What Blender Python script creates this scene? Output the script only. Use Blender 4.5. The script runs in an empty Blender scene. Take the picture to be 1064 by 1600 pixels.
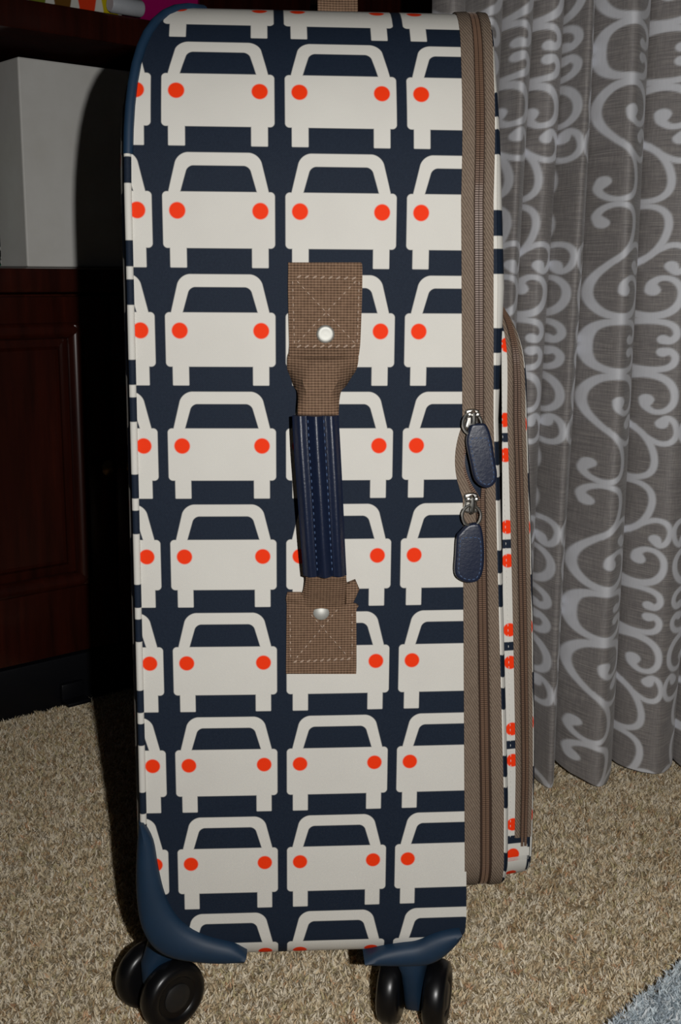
import bpy, bmesh, math, random
import numpy as np
from mathutils import Vector, Matrix
random.seed(7); rng = np.random.default_rng(7)
sc = bpy.context.scene
COL = sc.collection
pi = math.pi

# ------------------------------------------------------------------ camera, world, flash, exposure
F = 1800.0; PITCH = math.radians(11.77); ROLL = math.radians(.42); YAW = math.radians(3.74); CAMH = .564
CP = np.array([-.747*math.sin(YAW), -.747*math.cos(YAW), CAMH])
cp_, sp_, cy_, sy_ = math.cos(PITCH), math.sin(PITCH), math.cos(YAW), math.sin(YAW)
fwd = Vector((sy_*cp_, cy_*cp_, -sp_)); right = Vector((cy_, -sy_, 0)); up = right.cross(fwd)
cam_data = bpy.data.cameras.new('camera')
cam = bpy.data.objects.new('camera', cam_data); COL.objects.link(cam)
# image right / image down axes with roll (image y runs down)
ir = right*math.cos(ROLL) + up*math.sin(ROLL)
iu = up*math.cos(ROLL) - right*math.sin(ROLL)
cam.matrix_world = Matrix(((ir.x, iu.x, -fwd.x, CP[0]), (ir.y, iu.y, -fwd.y, CP[1]), (ir.z, iu.z, -fwd.z, CP[2]), (0, 0, 0, 1)))
cam_data.sensor_fit = 'VERTICAL'; cam_data.sensor_height = 24.0; cam_data.sensor_width = 24.0*1064/1600
cam_data.lens = 24.0*F/1600; cam_data.clip_start = .02
sc.camera = cam

w = bpy.data.worlds.new('world'); sc.world = w; w.use_nodes = True
w.node_tree.nodes['Background'].inputs[0].default_value = (.75, .85, 1, 1)
w.node_tree.nodes['Background'].inputs[1].default_value = .006

fl = bpy.data.lights.new('camera_flash', 'SPOT'); fl.energy = 25.0; fl.shadow_soft_size = .005
fl.spot_size = math.radians(112); fl.spot_blend = 1.0; fl.color = (1, .98, .955)
flash = bpy.data.objects.new('camera_flash', fl); COL.objects.link(flash)
fpos = Vector(CP) + right*.085 + up*.03 - fwd*.09
flash.location = fpos
flash.rotation_euler = (Vector((.24, .30, .34)) - fpos).to_track_quat('-Z', 'Y').to_euler()

vs = sc.view_settings
vs.view_transform = 'Standard'; vs.look = 'None'; vs.exposure = 0.0; vs.gamma = 1.0; vs.use_curve_mapping = False

# ------------------------------------------------------------------ helpers
def ray(px, py):
    u = px-532; v = py-800
    a = u*math.cos(ROLL)+v*math.sin(ROLL); b = -u*math.sin(ROLL)+v*math.cos(ROLL)
    xc = a/F; yc = -b/F
    f = cp_+yc*sp_; z = yc*cp_-sp_
    return np.array([xc*cy_+f*sy_, -xc*sy_+f*cy_, z])
def atY(px, py, Y):
    d = ray(px, py); return CP+d*(Y-CP[1])/d[1]

def lin(r, g, b):
    f = lambda c: (c/255/12.92 if c/255 <= .04045 else ((c/255+.055)/1.055)**2.4)
    return (f(r), f(g), f(b), 1)

class X:
    """tiny expression builder for shader maths"""
    def __init__(s, nt, v): s.nt = nt; s.v = v
    def op(s, o, *args, clamp=False):
        n = s.nt.nodes.new('ShaderNodeMath'); n.operation = o; n.use_clamp = clamp
        for i, a in enumerate((s,)+args):
            a = a.v if isinstance(a, X) else a
            if isinstance(a, (int, float)): n.inputs[i].default_value = a
            else: s.nt.links.new(a, n.inputs[i])
        return X(s.nt, n.outputs[0])
    def __add__(s, o): return s.op('ADD', o)
    __radd__ = __add__
    def __sub__(s, o): return s.op('SUBTRACT', o)
    def __rsub__(s, o): return X(s.nt, float(o)).op('SUBTRACT', s)
    def __mul__(s, o): return s.op('MULTIPLY', o)
    __rmul__ = __mul__
    def __truediv__(s, o): return s.op('DIVIDE', o)
    def abs(s): return s.op('ABSOLUTE')
    def max(s, o): return s.op('MAXIMUM', o)
    def min(s, o): return s.op('MINIMUM', o)
    def sin(s): return s.op('SINE')
    def floor(s): return s.op('FLOOR')
    def sqrt(s): return s.op('SQRT')
    def mask(s, e):      # 1 inside (s<0), soft edge e
        n = s.nt.nodes.new('ShaderNodeMapRange'); n.interpolation_type = 'SMOOTHSTEP'
        s.nt.links.new(s.v, n.inputs[0])
        n.inputs[1].default_value = -e; n.inputs[2].default_value = e; n.inputs[3].default_value = 1; n.inputs[4].default_value = 0
        return X(s.nt, n.outputs[0])
def hyp(a, b): return (a*a+b*b).sqrt()

class Mat:
    def __init__(s, name, rough=.6, spec=.3, color=None, metal=0):
        s.m = bpy.data.materials.new(name); s.m.use_nodes = True; s.nt = s.m.node_tree
        s.b = s.nt.nodes['Principled BSDF']
        s.b.inputs['Roughness'].default_value = rough
        s.b.inputs['Specular IOR Level'].default_value = spec
        s.b.inputs['Metallic'].default_value = metal
        if color: s.b.inputs['Base Color'].default_value = color
    def node(s, t, **kw):
        n = s.nt.nodes.new(t)
        for k, v in kw.items(): setattr(n, k, v)
        return n
    def link(s, a, b): s.nt.links.new(a.v if isinstance(a, X) else a, b)
    def mix(s, fac, a, b):
        n = s.node('ShaderNodeMix', data_type='RGBA')
        for i, v in ((0, fac), (6, a), (7, b)):
            if isinstance(v, (X,)): s.link(v, n.inputs[i])
            elif isinstance(v, (tuple, float, int)): n.inputs[i].default_value = v
            else: s.link(v, n.inputs[i])
        return n.outputs[2]
    def coords(s, kind='Object'):
        tc = s.node('ShaderNodeTexCoord'); return tc.outputs[kind]
    def xyz(s, vec):
        n = s.node('ShaderNodeSeparateXYZ'); s.link(vec, n.inputs[0])
        return [X(s.nt, o) for o in n.outputs]
    def noise(s, vec, scale, detail=3, rough=.6, mapscale=None):
        if mapscale:
            mp = s.node('ShaderNodeMapping'); s.link(vec, mp.inputs[0]); mp.inputs['Scale'].default_value = mapscale; vec = mp.outputs[0]
        n = s.node('ShaderNodeTexNoise'); s.link(vec, n.inputs['Vector'])
        n.inputs['Scale'].default_value = scale; n.inputs['Detail'].default_value = detail; n.inputs['Roughness'].default_value = rough
        return X(s.nt, n.outputs['Fac'])
    def ramp(s, fac, stops, interp='LINEAR'):
        n = s.node('ShaderNodeValToRGB'); s.link(fac, n.inputs[0]); cr = n.color_ramp; cr.interpolation = interp
        while len(cr.elements) < len(stops): cr.elements.new(.5)
        for e, (p, c) in zip(cr.elements, stops): e.position = p; e.color = c
        return n.outputs[0]
    def base(s, c): s.link(c, s.b.inputs['Base Color'])
    def bump(s, h, strength=.3, dist=.001):
        n = s.node('ShaderNodeBump'); s.link(h, n.inputs['Height']); n.inputs['Strength'].default_value = strength; n.inputs['Distance'].default_value = dist
        s.link(n.outputs[0], s.b.inputs['Normal'])

# ------------------------------------------------------------------ materials
SROW = .074; PCOL = .0764
def car_fabric():
    M = Mat('car_print_fabric', rough=.66, spec=.16)
    uvn = M.node('ShaderNodeUVMap', uv_map='UVMap')
    u, v, _ = M.xyz(uvn.outputs[0])
    a, b = 100*PCOL, 100*SROW                       # work in centimetres
    x = ((u+.5) - (u+.5).floor() - .5).abs()*a
    vv = v+.503
    y = (vv-vv.floor()-.503)*b
    def rbox(cx, cyy, hx, hy, r):
        qx = (x-cx).abs()-(hx-r); qy = (y-cyy).abs()-(hy-r)
        return hyp(qx.max(0), qy.max(0)) + qx.max(qy).min(0) - r
    def trap(x0, y0, x1, y1, r):                    # slanted sides, open below, rounded upper corners
        sl = (x0-x1)/(y0-y1); k = 1/math.sqrt(1+sl*sl)
        d1 = (x - (x0 + (y-y0)*sl))*k + r
        d2 = (y1 - y) + r
        return hyp(d1.max(0), d2.max(0)) + d1.max(d2).min(0) - r
    body = rbox(0, .0765*b, .457*a, .2315*b, .036*a)
    legs = rbox(.335*a, .3*b, .068*a, .17*b, .008*a)
    roof = trap(.407*a, -.155*b, .331*a, -.476*b, .085*a).max(y-.0)
    win = trap(.310*a, -.155*b, .250*a, -.369*b, .045*a).max(y+.155*b)
    car = body.min(legs).min(roof.max(win*-1))
    lt = hyp(x-.338*a, y) - .0665*a
    m_car = car.mask(.045); m_lt = lt.mask(.06)
    co = M.coords('Object')
    n1 = M.noise(co, 900, 2); n2 = M.noise(co, 18, 3)
    navy = M.mix(n1, lin(18, 28, 43), lin(34, 44, 59))
    cream = M.mix(n2, lin(212, 209, 202), lin(224, 222, 214))
    c = M.mix(m_car, navy, cream)
    c = M.mix(m_lt, c, lin(250, 58, 10))
    M.base(c)
    ox, oy, oz = M.xyz(co)
    wv = ((ox+oy)*5200).sin() * ((oz+oy)*5200).sin()
    M.bump(wv*.5 + n1*.8 + n2*2.0, .25, .0004)
    return M.m
def simple(name, col, rough=.5, spec=.4, bump=None, metal=0, coat=0):
    M = Mat(name, rough, spec, col, metal)
    if coat: M.b.inputs['Coat Weight'].default_value = coat; M.b.inputs['Coat Roughness'].default_value = .12
    co = M.coords('Object')
    n = M.noise(co, (bump or (30, 0))[0], 4)
    c2 = tuple(min(1, x*1.25) for x in col[:3])+(1,)
    M.base(M.mix(n, tuple(x*.85 for x in col[:3])+(1,), c2))
    if bump: M.bump(n, bump[1], .001)
    return M.m
def webbing_mat():
    M = Mat('brown_webbing', .8, .2)
    co = M.coords('Object'); x, y, z = M.xyz(co)
    sx = (x*pi/.0021).sin(); sz = (z*pi/.0017).sin(); wv = (sx*sx)*.55 + (sz*sz)*1.1 - .85
    n = M.noise(co, 400, 2)
    f = wv*.55+.5+(n-.5)*.5
    M.base(M.ramp(f, [(.0, lin(74, 56, 42)), (.5, lin(118, 93, 74)), (1, lin(150, 122, 100))]))
    M.bump(wv+n*.5, .5, .0005)
    return M.m
def tape_mat():
    M = Mat('brown_zip_tape', .75, .2)
    co = M.coords('Object'); x, y, z = M.xyz(co)
    wv = ((x*1.0+z*.62)*2*pi/.0019).sin()
    n = M.noise(co, 500, 2)
    M.base(M.ramp(wv*.3+.5+(n-.5)*.5, [(0, lin(88, 76, 65)), (.5, lin(120, 104, 90)), (1, lin(144, 128, 112))]))
    M.bump(wv+n*.4, .4, .0004)
    return M.m
def wood_mat():
    M = Mat('polished_mahogany', .3, .45)
    co = M.coords('Object')
    n = M.noise(co, 9, 6, .65, (6, 6, .5))
    M.base(M.ramp(n, [(.25, lin(30, 10, 5)), (.6, lin(62, 22, 12)), (.85, lin(84, 34, 18))]))
    M.b.inputs['Coat Weight'].default_value = .6; M.b.inputs['Coat Roughness'].default_value = .22
    return M.m
def curtain_mat():
    M = Mat('jacquard_curtain', .55, .35)
    at = M.node('ShaderNodeAttribute', attribute_name='pattern'); f = X(M.nt, at.outputs['Fac'])
    uvn = M.node('ShaderNodeUVMap', uv_map='UVMap')
    s1 = M.noise(uvn.outputs[0], 1, 4, .7, (35, 900, 1))
    s2 = M.noise(uvn.outputs[0], 1, 2, .6, (900, 60, 1))
    ground = M.ramp(s1*.75+s2*.25, [(.3, lin(112, 108, 108)), (.5, lin(146, 141, 139)), (.72, lin(186, 180, 173))])
    fig = M.mix(s2, lin(222, 224, 230), lin(240, 241, 245))
    M.base(M.mix(f, ground, fig))
    M.bump(s1*.6+f*1.2, .3, .0007)
    M.b.inputs['Sheen Weight'].default_value = .15
    return M.m
def carpet_strand_mat(name):
    M = Mat(name, .9, .1)
    at = M.node('ShaderNodeAttribute', attribute_name='tint'); M.base(at.outputs['Color'])
    return M.m
def carpet_base_mat():
    M = Mat('carpet_backing', .95, .05)
    co = M.coords('Object')
    n = M.noise(co, 260, 4, .75)
    M.base(M.ramp(n, [(.3, lin(140, 122, 96)), (.5, lin(206, 190, 160)), (.7, lin(238, 226, 200))]))
    M.bump(n, .8, .006)
    return M.m

FAB = car_fabric()
NAVYP = simple('navy_plastic', lin(22, 48, 72), .55, .5, (60, .05))
LEATH = simple('navy_leather', lin(19, 29, 52), .4, .6, (420, .22))
WEB = webbing_mat(); TAPE = tape_mat()
COIL = simple('zip_coil', lin(112, 88, 72), .3, .6)
GROOVE = simple('dark_zip_webbing', lin(58, 44, 36), .7, .2)
THREAD = simple('tan_thread', lin(176, 154, 136), .7, .3)
WTHREAD = simple('white_thread', lin(228, 226, 220), .7, .3)
BTHREAD = simple('blue_thread', lin(78, 98, 132), .6, .3)
STEEL = simple('bright_steel', lin(190, 188, 182), .32, .5, None, 1)
RIVET = simple('satin_rivet', lin(178, 178, 172), .55, .5, None, .6)
BLACK = simple('black_rubber', lin(14, 14, 16), .32, .5, (40, .05))
HUBM = simple('dark_grey_hub', lin(38, 37, 36), .4, .4)
INNER = simple('navy_lining', lin(12, 28, 48), .6, .4, (300, .3))
WOOD = wood_mat(); CURT = curtain_mat()
PLINTH = simple('black_plinth', lin(14, 15, 20), .4, .4)
KNOB = simple('brass_knob', lin(120, 100, 70), .35, .5, None, 1)
WHITE = simple('white_card', lin(240, 237, 228), .6, .3, (12, .03))
BLK = simple('black_casing', lin(20, 19, 16), .45, .4)
WALLM = simple('plain_wall_paint', lin(92, 84, 76), .9, .1, (90, .08))

def fix_normals(me):
    bm = bmesh.new(); bm.from_mesh(me); bmesh.ops.recalc_face_normals(bm, faces=bm.faces); bm.to_mesh(me); bm.free()
def obj(name, verts, faces, mat, parent=None, base=None, uv=None, smooth=True, recalc=True):
    v = np.asarray(verts, float)
    if base is not None: v = v-np.asarray(base, float)
    me = bpy.data.meshes.new(name); me.from_pydata([tuple(p) for p in v], [], [tuple(f) for f in faces]); me.update()
    if uv is not None:
        l = me.uv_layers.new(name='UVMap')
        idx = np.zeros(len(me.loops), int); me.loops.foreach_get('vertex_index', idx)
        l.data.foreach_set('uv', np.asarray(uv, float)[idx].ravel())
    if recalc: fix_normals(me)
    if smooth:
        me.polygons.foreach_set('use_smooth', [True]*len(me.polygons))
        try: me.set_sharp_from_angle(angle=math.radians(42))
        except Exception: pass
    me.materials.append(mat)
    o = bpy.data.objects.new(name, me); COL.objects.link(o)
    if parent is not None: o.parent = parent
    return o
def thing(name, loc, label, cat, group=None):
    o = bpy.data.objects.new(name, None); COL.objects.link(o); o.location = loc; o.empty_display_size = .05
    tag(o, label, cat, group); return o
def tag(o, label, cat, group=None):
    o['label'] = label; o['category'] = cat
    if group: o['group'] = group
    return o
class MB:
    def __init__(s): s.v = []; s.f = []
    def add(s, v, f):
        k = len(s.v); s.v += [tuple(p) for p in v]; s.f += [tuple(i+k for i in q) for q in f]; return s
    def box(s, c, h, R=None):
        R = np.eye(3) if R is None else np.asarray(R)      # rows: local axes
        vs = [np.asarray(c)+R.T@np.array([sx*h[0], sy*h[1], sz*h[2]]) for sx in (-1, 1) for sy in (-1, 1) for sz in (-1, 1)]
        return s.add(vs, [(0, 1, 3, 2), (4, 6, 7, 5), (0, 4, 5, 1), (2, 3, 7, 6), (0, 2, 6, 4), (1, 5, 7, 3)])
    def bbox(s, c, h, b, R=None):                            # bevelled box
        bm = bmesh.new(); bmesh.ops.create_cube(bm, size=2)
        for q in bm.verts: q.co = Vector((q.co.x*h[0], q.co.y*h[1], q.co.z*h[2]))
        bmesh.ops.bevel(bm, geom=bm.edges[:], offset=b, segments=2, affect='EDGES', profile=.5)
        R = np.eye(3) if R is None else np.asarray(R)
        bm.verts.index_update()
        vs = [np.asarray(c)+R.T@np.array(q.co) for q in bm.verts]; fs = [[q.index for q in f.verts] for f in bm.faces]; bm.free()
        return s.add(vs, fs)
    def loft(s, loops, closed=True, caps=True):
        n = len(loops[0]); v = [p for l in loops for p in l]; f = []
        for i in range(len(loops)-1):
            for j in range(n if closed else n-1):
                j2 = (j+1) % n; f.append((i*n+j, i*n+j2, (i+1)*n+j2, (i+1)*n+j))
        if caps and closed: f.append(tuple(range(n))[::-1]); f.append(tuple((len(loops)-1)*n+j for j in range(n)))
        return s.add(v, f)
    def tube(s, pts, r, k=8, closed=False, caps=True):
        pts = [np.asarray(p, float) for p in pts]; n = len(pts); loops = []
        nrm = None
        for i, p in enumerate(pts):
            a = pts[(i-1) % n] if (closed or i > 0) else p; b = pts[(i+1) % n] if (closed or i < n-1) else p
            t = b-a; t /= np.linalg.norm(t)+1e-12
            if nrm is None:
                ref = np.array([0, 0, 1.]) if abs(t[2]) < .9 else np.array([1., 0, 0]); nrm = np.cross(t, ref)
            nrm = nrm-t*(nrm@t); nrm /= np.linalg.norm(nrm); bi = np.cross(t, nrm)
            rr = r[i] if hasattr(r, '__len__') else r
            loops.append([p+rr*(math.cos(q)*nrm+math.sin(q)*bi) for q in np.linspace(0, 2*pi, k, endpoint=False)])
        if closed: loops.append(loops[0]); return s.loft(loops, True, False)
        return s.loft(loops, True, caps)
    def build(s, name, mat, parent=None, base=None, smooth=True): return obj(name, s.v, s.f, mat, parent, base, None, smooth)
def lathe(prof, c, axis, k=28):
    """prof: list of (distance along axis, radius)"""
    ax = np.asarray(axis, float); ax /= np.linalg.norm(ax)
    ref = np.array([0, 0, 1.]) if abs(ax[2]) < .9 else np.array([1., 0, 0])
    e1 = np.cross(ax, ref); e1 /= np.linalg.norm(e1); e2 = np.cross(ax, e1)
    m = MB(); m.loft([[np.asarray(c)+ax*h+r*(math.cos(q)*e1+math.sin(q)*e2) for q in np.linspace(0, 2*pi, k, endpoint=False)] for h, r in prof]); return m
def inset_poly(P, d):
    P = np.asarray(P, float); n = len(P); out = []
    area = sum(P[i][0]*P[(i+1) % n][1]-P[(i+1) % n][0]*P[i][1] for i in range(n)); sg = 1 if area > 0 else -1
    for i in range(n):
        e1 = P[i]-P[i-1]; e2 = P[(i+1) % n]-P[i]
        n1 = np.array([-e1[1], e1[0]])/(np.linalg.norm(e1)+1e-12); n2 = np.array([-e2[1], e2[0]])/(np.linalg.norm(e2)+1e-12)
        b = n1+n2; b /= max(.7, b@b)**.5*1.0 if False else 1
        b = b/max(.6, (b@b)/2)
        out.append(P[i]+sg*b*d)
    return np.array(out)
def catmull(P, sub, closed=True):
    P = np.asarray(P, float); n = len(P); out = []
    for i in range(n if closed else n-1):
        g = lambda k: P[k % n] if closed else P[min(max(k, 0), n-1)]
        p0, p1, p2, p3 = g(i-1), g(i), g(i+1), g(i+2)
        for t in np.linspace(0, 1, sub, endpoint=False):
            out.append(.5*((2*p1)+(-p0+p2)*t+(2*p0-5*p1+4*p2-p3)*t*t+(-p0+3*p1-3*p2+p3)*t**3))
    if not closed: out.append(P[-1])
    return np.array(out)
def pad(P, yb, yf, r, fn=None):
    """puffy slab: outline P in (x,z), from depth yb to front yf with rounded front rim"""
    sg = 1 if yf > yb else -1
    loops = []
    for d, y in ((r*.6, yb), (0, yb+sg*r*.5), (0, yf-sg*r), (r*.25, yf-sg*r*.35), (r*.6, yf-sg*r*.08), (r*1.3, yf)):
        Q = inset_poly(P, d); loops.append([np.array([q[0], y, q[1]]) for q in Q])
    m = MB(); m.loft(loops)
    if fn: m.v = [tuple(fn(np.array(p))) for p in m.v]
    return m
def resample(P, step, closed=False):
    P = np.asarray(P, float)
    if closed: P = np.vstack([P, P[:1]])
    L = np.r_[0, np.cumsum(np.linalg.norm(np.diff(P, axis=0), axis=1))]
    n = max(2, int(L[-1]/step)); t = np.linspace(0, L[-1], n, endpoint=not closed)
    return np.stack([np.interp(t, L, P[:, k]) for k in range(P.shape[1])], 1)
def stitches(mb, path, length=.0026, gap=.0014, r=.00042, closed=False, slant=0.):
    """separate raised thread stitches along a path of 3-D points"""
    P = resample(path, length+gap, closed)
    n = len(P)
    for i in range(n if closed else n-1):
        a = P[i]; b = P[(i+1) % n]; t = (b-a)/np.linalg.norm(b-a)
        c = (a+b)/2; e = t*length/2 + np.array([-t[2], 0, t[0]])*slant
        lift = np.array([0, -.0004, 0])
        mb.tube([c-e, c+lift, c+e], [r*.7, r*1.15, r*.7], 5)
    return mb

# ------------------------------------------------------------------ room shell
def plane(name, pts, mat):
    o = obj(name, pts, [tuple(range(len(pts)))], mat, smooth=False); o['kind'] = 'structure'; return o
fm = MB(); fm.box((-.1, .2, -.02), (1.7, 2.0, .02)); floor = fm.build('floor', carpet_base_mat(), smooth=False); floor['kind'] = 'structure'
def wallbox(name, c, h):
    m = MB(); m.box(c, h); o = m.build(name, WALLM, smooth=False); o['kind'] = 'structure'; return o
wallbox('wall_back', (-.72, 1.96, 1.2), (1.08, .04, 1.2))
wallbox('wall_return', (.40, 1.28, 1.2), (.04, .72, 1.2))
wallbox('wall_window', (1.02, .60, 1.2), (.58, .04, 1.2))
wallbox('wall_left', (-1.84, .2, 1.2), (.04, 1.8, 1.2))
wallbox('wall_right', (1.64, -.58, 1.2), (.04, 1.22, 1.2))

# ------------------------------------------------------------------ suitcase
SB = np.array([-.02, .2, 0.0])
suit = thing('suitcase', SB, 'tall navy and cream suitcase printed with rows of cars standing on the carpet', 'suitcase')
DEP = .42; ZT = .733; ZB = .0767; RT = (.072, .130); RB = .022
def zipx(z): return .0731 + max(0., .69-z)*.0345 + .0055*max(0., min(1., (z-.61)/.12))
def tapew(z): return .0190 + .0075*min(1, max(0, (.47-z)/.27))

def rrect(y0, y1, z0, z1, rt, rb, na=14, step=.012):
    """closed profile in (y,z) with outward normal and corner parameter; starts mid bottom, climbs the near face first"""
    pts = []
    rty, rtz = rt if isinstance(rt, tuple) else (rt, rt)
    def arc(cy, cz, ry, rz, a0, a1):
        for t in np.linspace(0, 1, na):
            a = a0+(a1-a0)*t; pts.append((cy+ry*math.cos(a), cz+rz*math.sin(a)))
    ym = (y0+y1)/2
    pts.append((ym, z0))
    arc(y0+rb, z0+rb, rb, rb, -pi/2, -pi)
    arc(y0+rty, z1-rtz, rty, rtz, pi, pi/2)
    arc(y1-rty, z1-rtz, rty, rtz, pi/2, 0)
    arc(y1-rb, z0+rb, rb, rb, 0, -pi/2)
    P = np.array(pts); out = []
    n = len(P)
    for i in range(n):
        a = P[i]; b = P[(i+1) % n]; L = np.linalg.norm(b-a); k = max(1, int(L/step))
        for t in range(k): out.append(a+(b-a)*t/k)
    return np.array(out)
def prof_v(P):
    """printed row coordinate by arc length, 0 where z = .675 on the near face, growing downward"""
    n = len(P); L = np.r_[0, np.cumsum([np.linalg.norm(P[(i+1) % n]-P[i]) for i in range(n)])][:n]
    i0 = np.argmin(np.abs(P[:, 1]-.58)+(P[:, 0] > .05)*9)
    return (L[i0]+(.6748-P[i0, 1])-L)/SROW
def corner(p):   # 0 on the near face, 1 on the top, for the upper bend
    if p[1] <= ZT-RT[1]: return 0.
    yy = min(p[0], DEP-p[0])
    return min(1., math.atan2((p[1]-(ZT-RT[1]))/RT[1], max(1e-6, (RT[0]-yy)/RT[0]))/(pi/2))
P1 = rrect(0, DEP, ZB, ZT, RT, RB); V1 = prof_v(P1); n1 = len(P1)
XL0 = -.1322
def leftx(p): return XL0 - .0025*max(0, (.6-p[1])/.5) + .044*corner(p)**2.8 + .034*(max(0, .125-p[1])/.0483)**2
def rightx(p): return zipx(p[1]) - .022*(max(0, .105-p[1])/.0283)**2
NX = 26
def body_mesh():
    v = []; uv = []; f = []
    for k in range(NX+1):
        t = k/NX
        for j, p in enumerate(P1):
            xl = leftx(p); x = xl+(rightx(p)-xl)*t
            bulge = .0016*math.sin(pi*t)*math.sin(pi*min(1, max(0, (p[1]-ZB)/(ZT-ZB))))
            y, z = p
            if p[0] < .02: y -= bulge
            v.append((x, y, z)); uv.append(((x+.0774)/PCOL, V1[j]))
    for k in range(NX):
        for j in range(n1):
            j2 = (j+1) % n1
            if V1[j2]-V1[j] > 3: pass
            f.append((k*n1+j, (k+1)*n1+j, (k+1)*n1+j2, k*n1+j2))
    # front cap (a lip behind the lid)
    c0 = len(v)
    for j, p in enumerate(P1):
        q = np.array([DEP/2, .4])+(p-np.array([DEP/2, .4]))*.9
        v.append((rightx(p)-.001, q[0], q[1])); uv.append((0, V1[j]))
    for j in range(n1):
        j2 = (j+1) % n1; f.append((NX*n1+j, c0+j, c0+j2, NX*n1+j2))
    f.append(tuple(c0+j for j in range(n1)))
    return v, f, uv
v, f, uv = body_mesh()
body = obj('body', v, f, FAB, suit, SB, uv)
body['label'] = 'navy fabric shell with cream cars and orange tail lights'

# back panel, gently bulging away to the left
def loft_profile(name, P, V, stations, mat, uvf, cap=True, centre=(DEP/2, .41), parent=suit, keep=None):
    """stations: (fn x of p, inset) -> ring at that x with the profile pulled inward"""
    n = len(P); v = []; uv = []; f = []
    nr = []
    for j in range(n):
        t = P[(j+1) % n]-P[j-1]; t /= np.linalg.norm(t); nr.append(np.array([t[1], -t[0]]))
    c = np.array(centre)
    nr = [q if q@(c-P[j]) > 0 else -q for j, q in enumerate(nr)]
    for k, (fx, ins) in enumerate(stations):
        for j, p in enumerate(P):
            q = p+nr[j]*ins; x = fx(p); v.append((x, q[0], q[1])); uv.append(uvf(x, V[j], k, p))
    for k in range(len(stations)-1):
        for j in range(n):
            j2 = (j+1) % n
            if keep is None or keep(P[j]): f.append((k*n+j, (k+1)*n+j, (k+1)*n+j2, k*n+j2))
    if cap:          # large outer face: its own corners, printed straight on with upright cars
        k0 = len(v)
        for j in range(n):
            q = v[(len(stations)-1)*n+j]; v.append(q); uv.append(((q[1]-DEP/2)/PCOL, (.6748-q[2])/SROW))
        f.append(tuple(k0+j for j in range(n)))
    return obj(name, v, f, mat, parent, SB, uv)
loft_profile('back_panel', P1, V1, [(lambda p: leftx(p), .002), (lambda p: leftx(p)-.004, .004), (lambda p: leftx(p)-.0068, .012), (lambda p: leftx(p)-.008-.002*corner(p), .021)],
             FAB, lambda x, vv, k, p: (.36+k*.12, vv+.45))
# piping in printed fabric, plain navy trim round the upper corners
def ring_tube(name, sel, mat, r, dx, uvv=None):
    idx = [j for j in range(n1) if sel(P1[j])]
    # rotate so that the run is contiguous
    br = [k for k in range(len(idx)) if idx[k]-idx[k-1] != 1]
    if br: idx = idx[br[-1]:]+idx[:br[-1]] if len(br) == 1 else idx
    runs = []; cur = [idx[0]]
    for a in idx[1:]:
        if a-cur[-1] == 1: cur.append(a)
        else: runs.append(cur); cur = [a]
    runs.append(cur)
    o = None
    for run in runs:
        if len(run) < 3: continue
        V = []; Fc = []; UV = []; k = 10
        for j in run:
            p = P1[j]; t = P1[(j+1) % n1]-P1[j-1]; t /= np.linalg.norm(t); nn = np.array([-t[1], t[0]])
            for q in np.linspace(0, 2*pi, k, endpoint=False):
                s_ = math.sin(q)*r
                V.append((leftx(p)+dx+math.cos(q)*r, p[0]+nn[0]*s_, p[1]+nn[1]*s_)); UV.append((.02, V1[j]+.06))
        m = len(run)
        for a in range(m-1):
            for b in range(k): Fc.append((a*k+b, a*k+(b+1) % k, (a+1)*k+(b+1) % k, (a+1)*k+b))
        Fc.append(tuple(range(k))); Fc.append(tuple((m-1)*k+b for b in range(k)))
        o = obj(name, V, Fc, mat, suit, SB, UV)
    return o
ring_tube('piping', lambda p: .10 < p[1] < .635, FAB, .0024, -.0012)
ct = ring_tube('corner_trim', lambda p: p[1] >= .625, NAVYP, .0032, -.0008); ct['label'] = 'smooth dark blue edge trim'

# zip strip on the lid joint
LB = .124
P2 = rrect(0, DEP, LB, ZT, RT, .03); V2 = prof_v(P2); n2 = len(P2)
Z1, Z2 = .466, .4185                               # slider heights: the zip is open between them
def gapw(p, side):
    if p[0] > .02 or not (Z2 < p[1] < Z1): return 0.
    t = (p[1]-Z2)/(Z1-Z2); return math.sin(pi*t)**.8*(.0098 if side < 0 else .0030)
P2f = []
for i in range(n2):
    a = P2[i]; b = P2[(i+1) % n2]; L = np.linalg.norm(b-a); k = max(1, int(L/.004))
    P2f += [a+(b-a)*t/k for t in range(k)]
P2f = np.array(P2f); V2f = prof_v(P2f); n2f = len(P2f)
def zmid(p): return zipx(p[1])+tapew(p[1])*.52
# (inset is inward; negative stands proud)
tl = loft_profile('zipper_tape', P2f, V2f, [(lambda p: zipx(p[1])-.0010-gapw(p, -1)*.52, .0015), (lambda p: zipx(p[1])-.0012-gapw(p, -1)*.52, -.0012), (lambda p: zipx(p[1])+tapew(p[1])*.34-gapw(p, -1)*.8, -.0016),
     (lambda p: zipx(p[1])+tapew(p[1])*.38-gapw(p, -1), -.0008), (lambda p: zmid(p)-.0012-gapw(p, -1), .0010), (lambda p: zmid(p)-.0004-gapw(p, -1), .0012), (lambda p: zmid(p)-.0004-gapw(p, -1), .004)], TAPE, lambda x, vv, k, p: (x, vv), False)
tr = loft_profile('zipper_tape', P2f, V2f, [(lambda p: zmid(p)+.0004+gapw(p, 1)*.5, .004), (lambda p: zmid(p)+.0004+gapw(p, 1)*.5, .0012), (lambda p: zmid(p)+.0016+gapw(p, 1)*.5, .0008), (lambda p: zipx(p[1])+tapew(p[1])*.70, -.0008),
     (lambda p: zipx(p[1])+tapew(p[1])*.74, -.0016), (lambda p: zipx(p[1])+tapew(p[1])+.0004, -.0012), (lambda p: zipx(p[1])+tapew(p[1])+.0004, .002)], TAPE, lambda x, vv, k, p: (x, vv), False)
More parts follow.
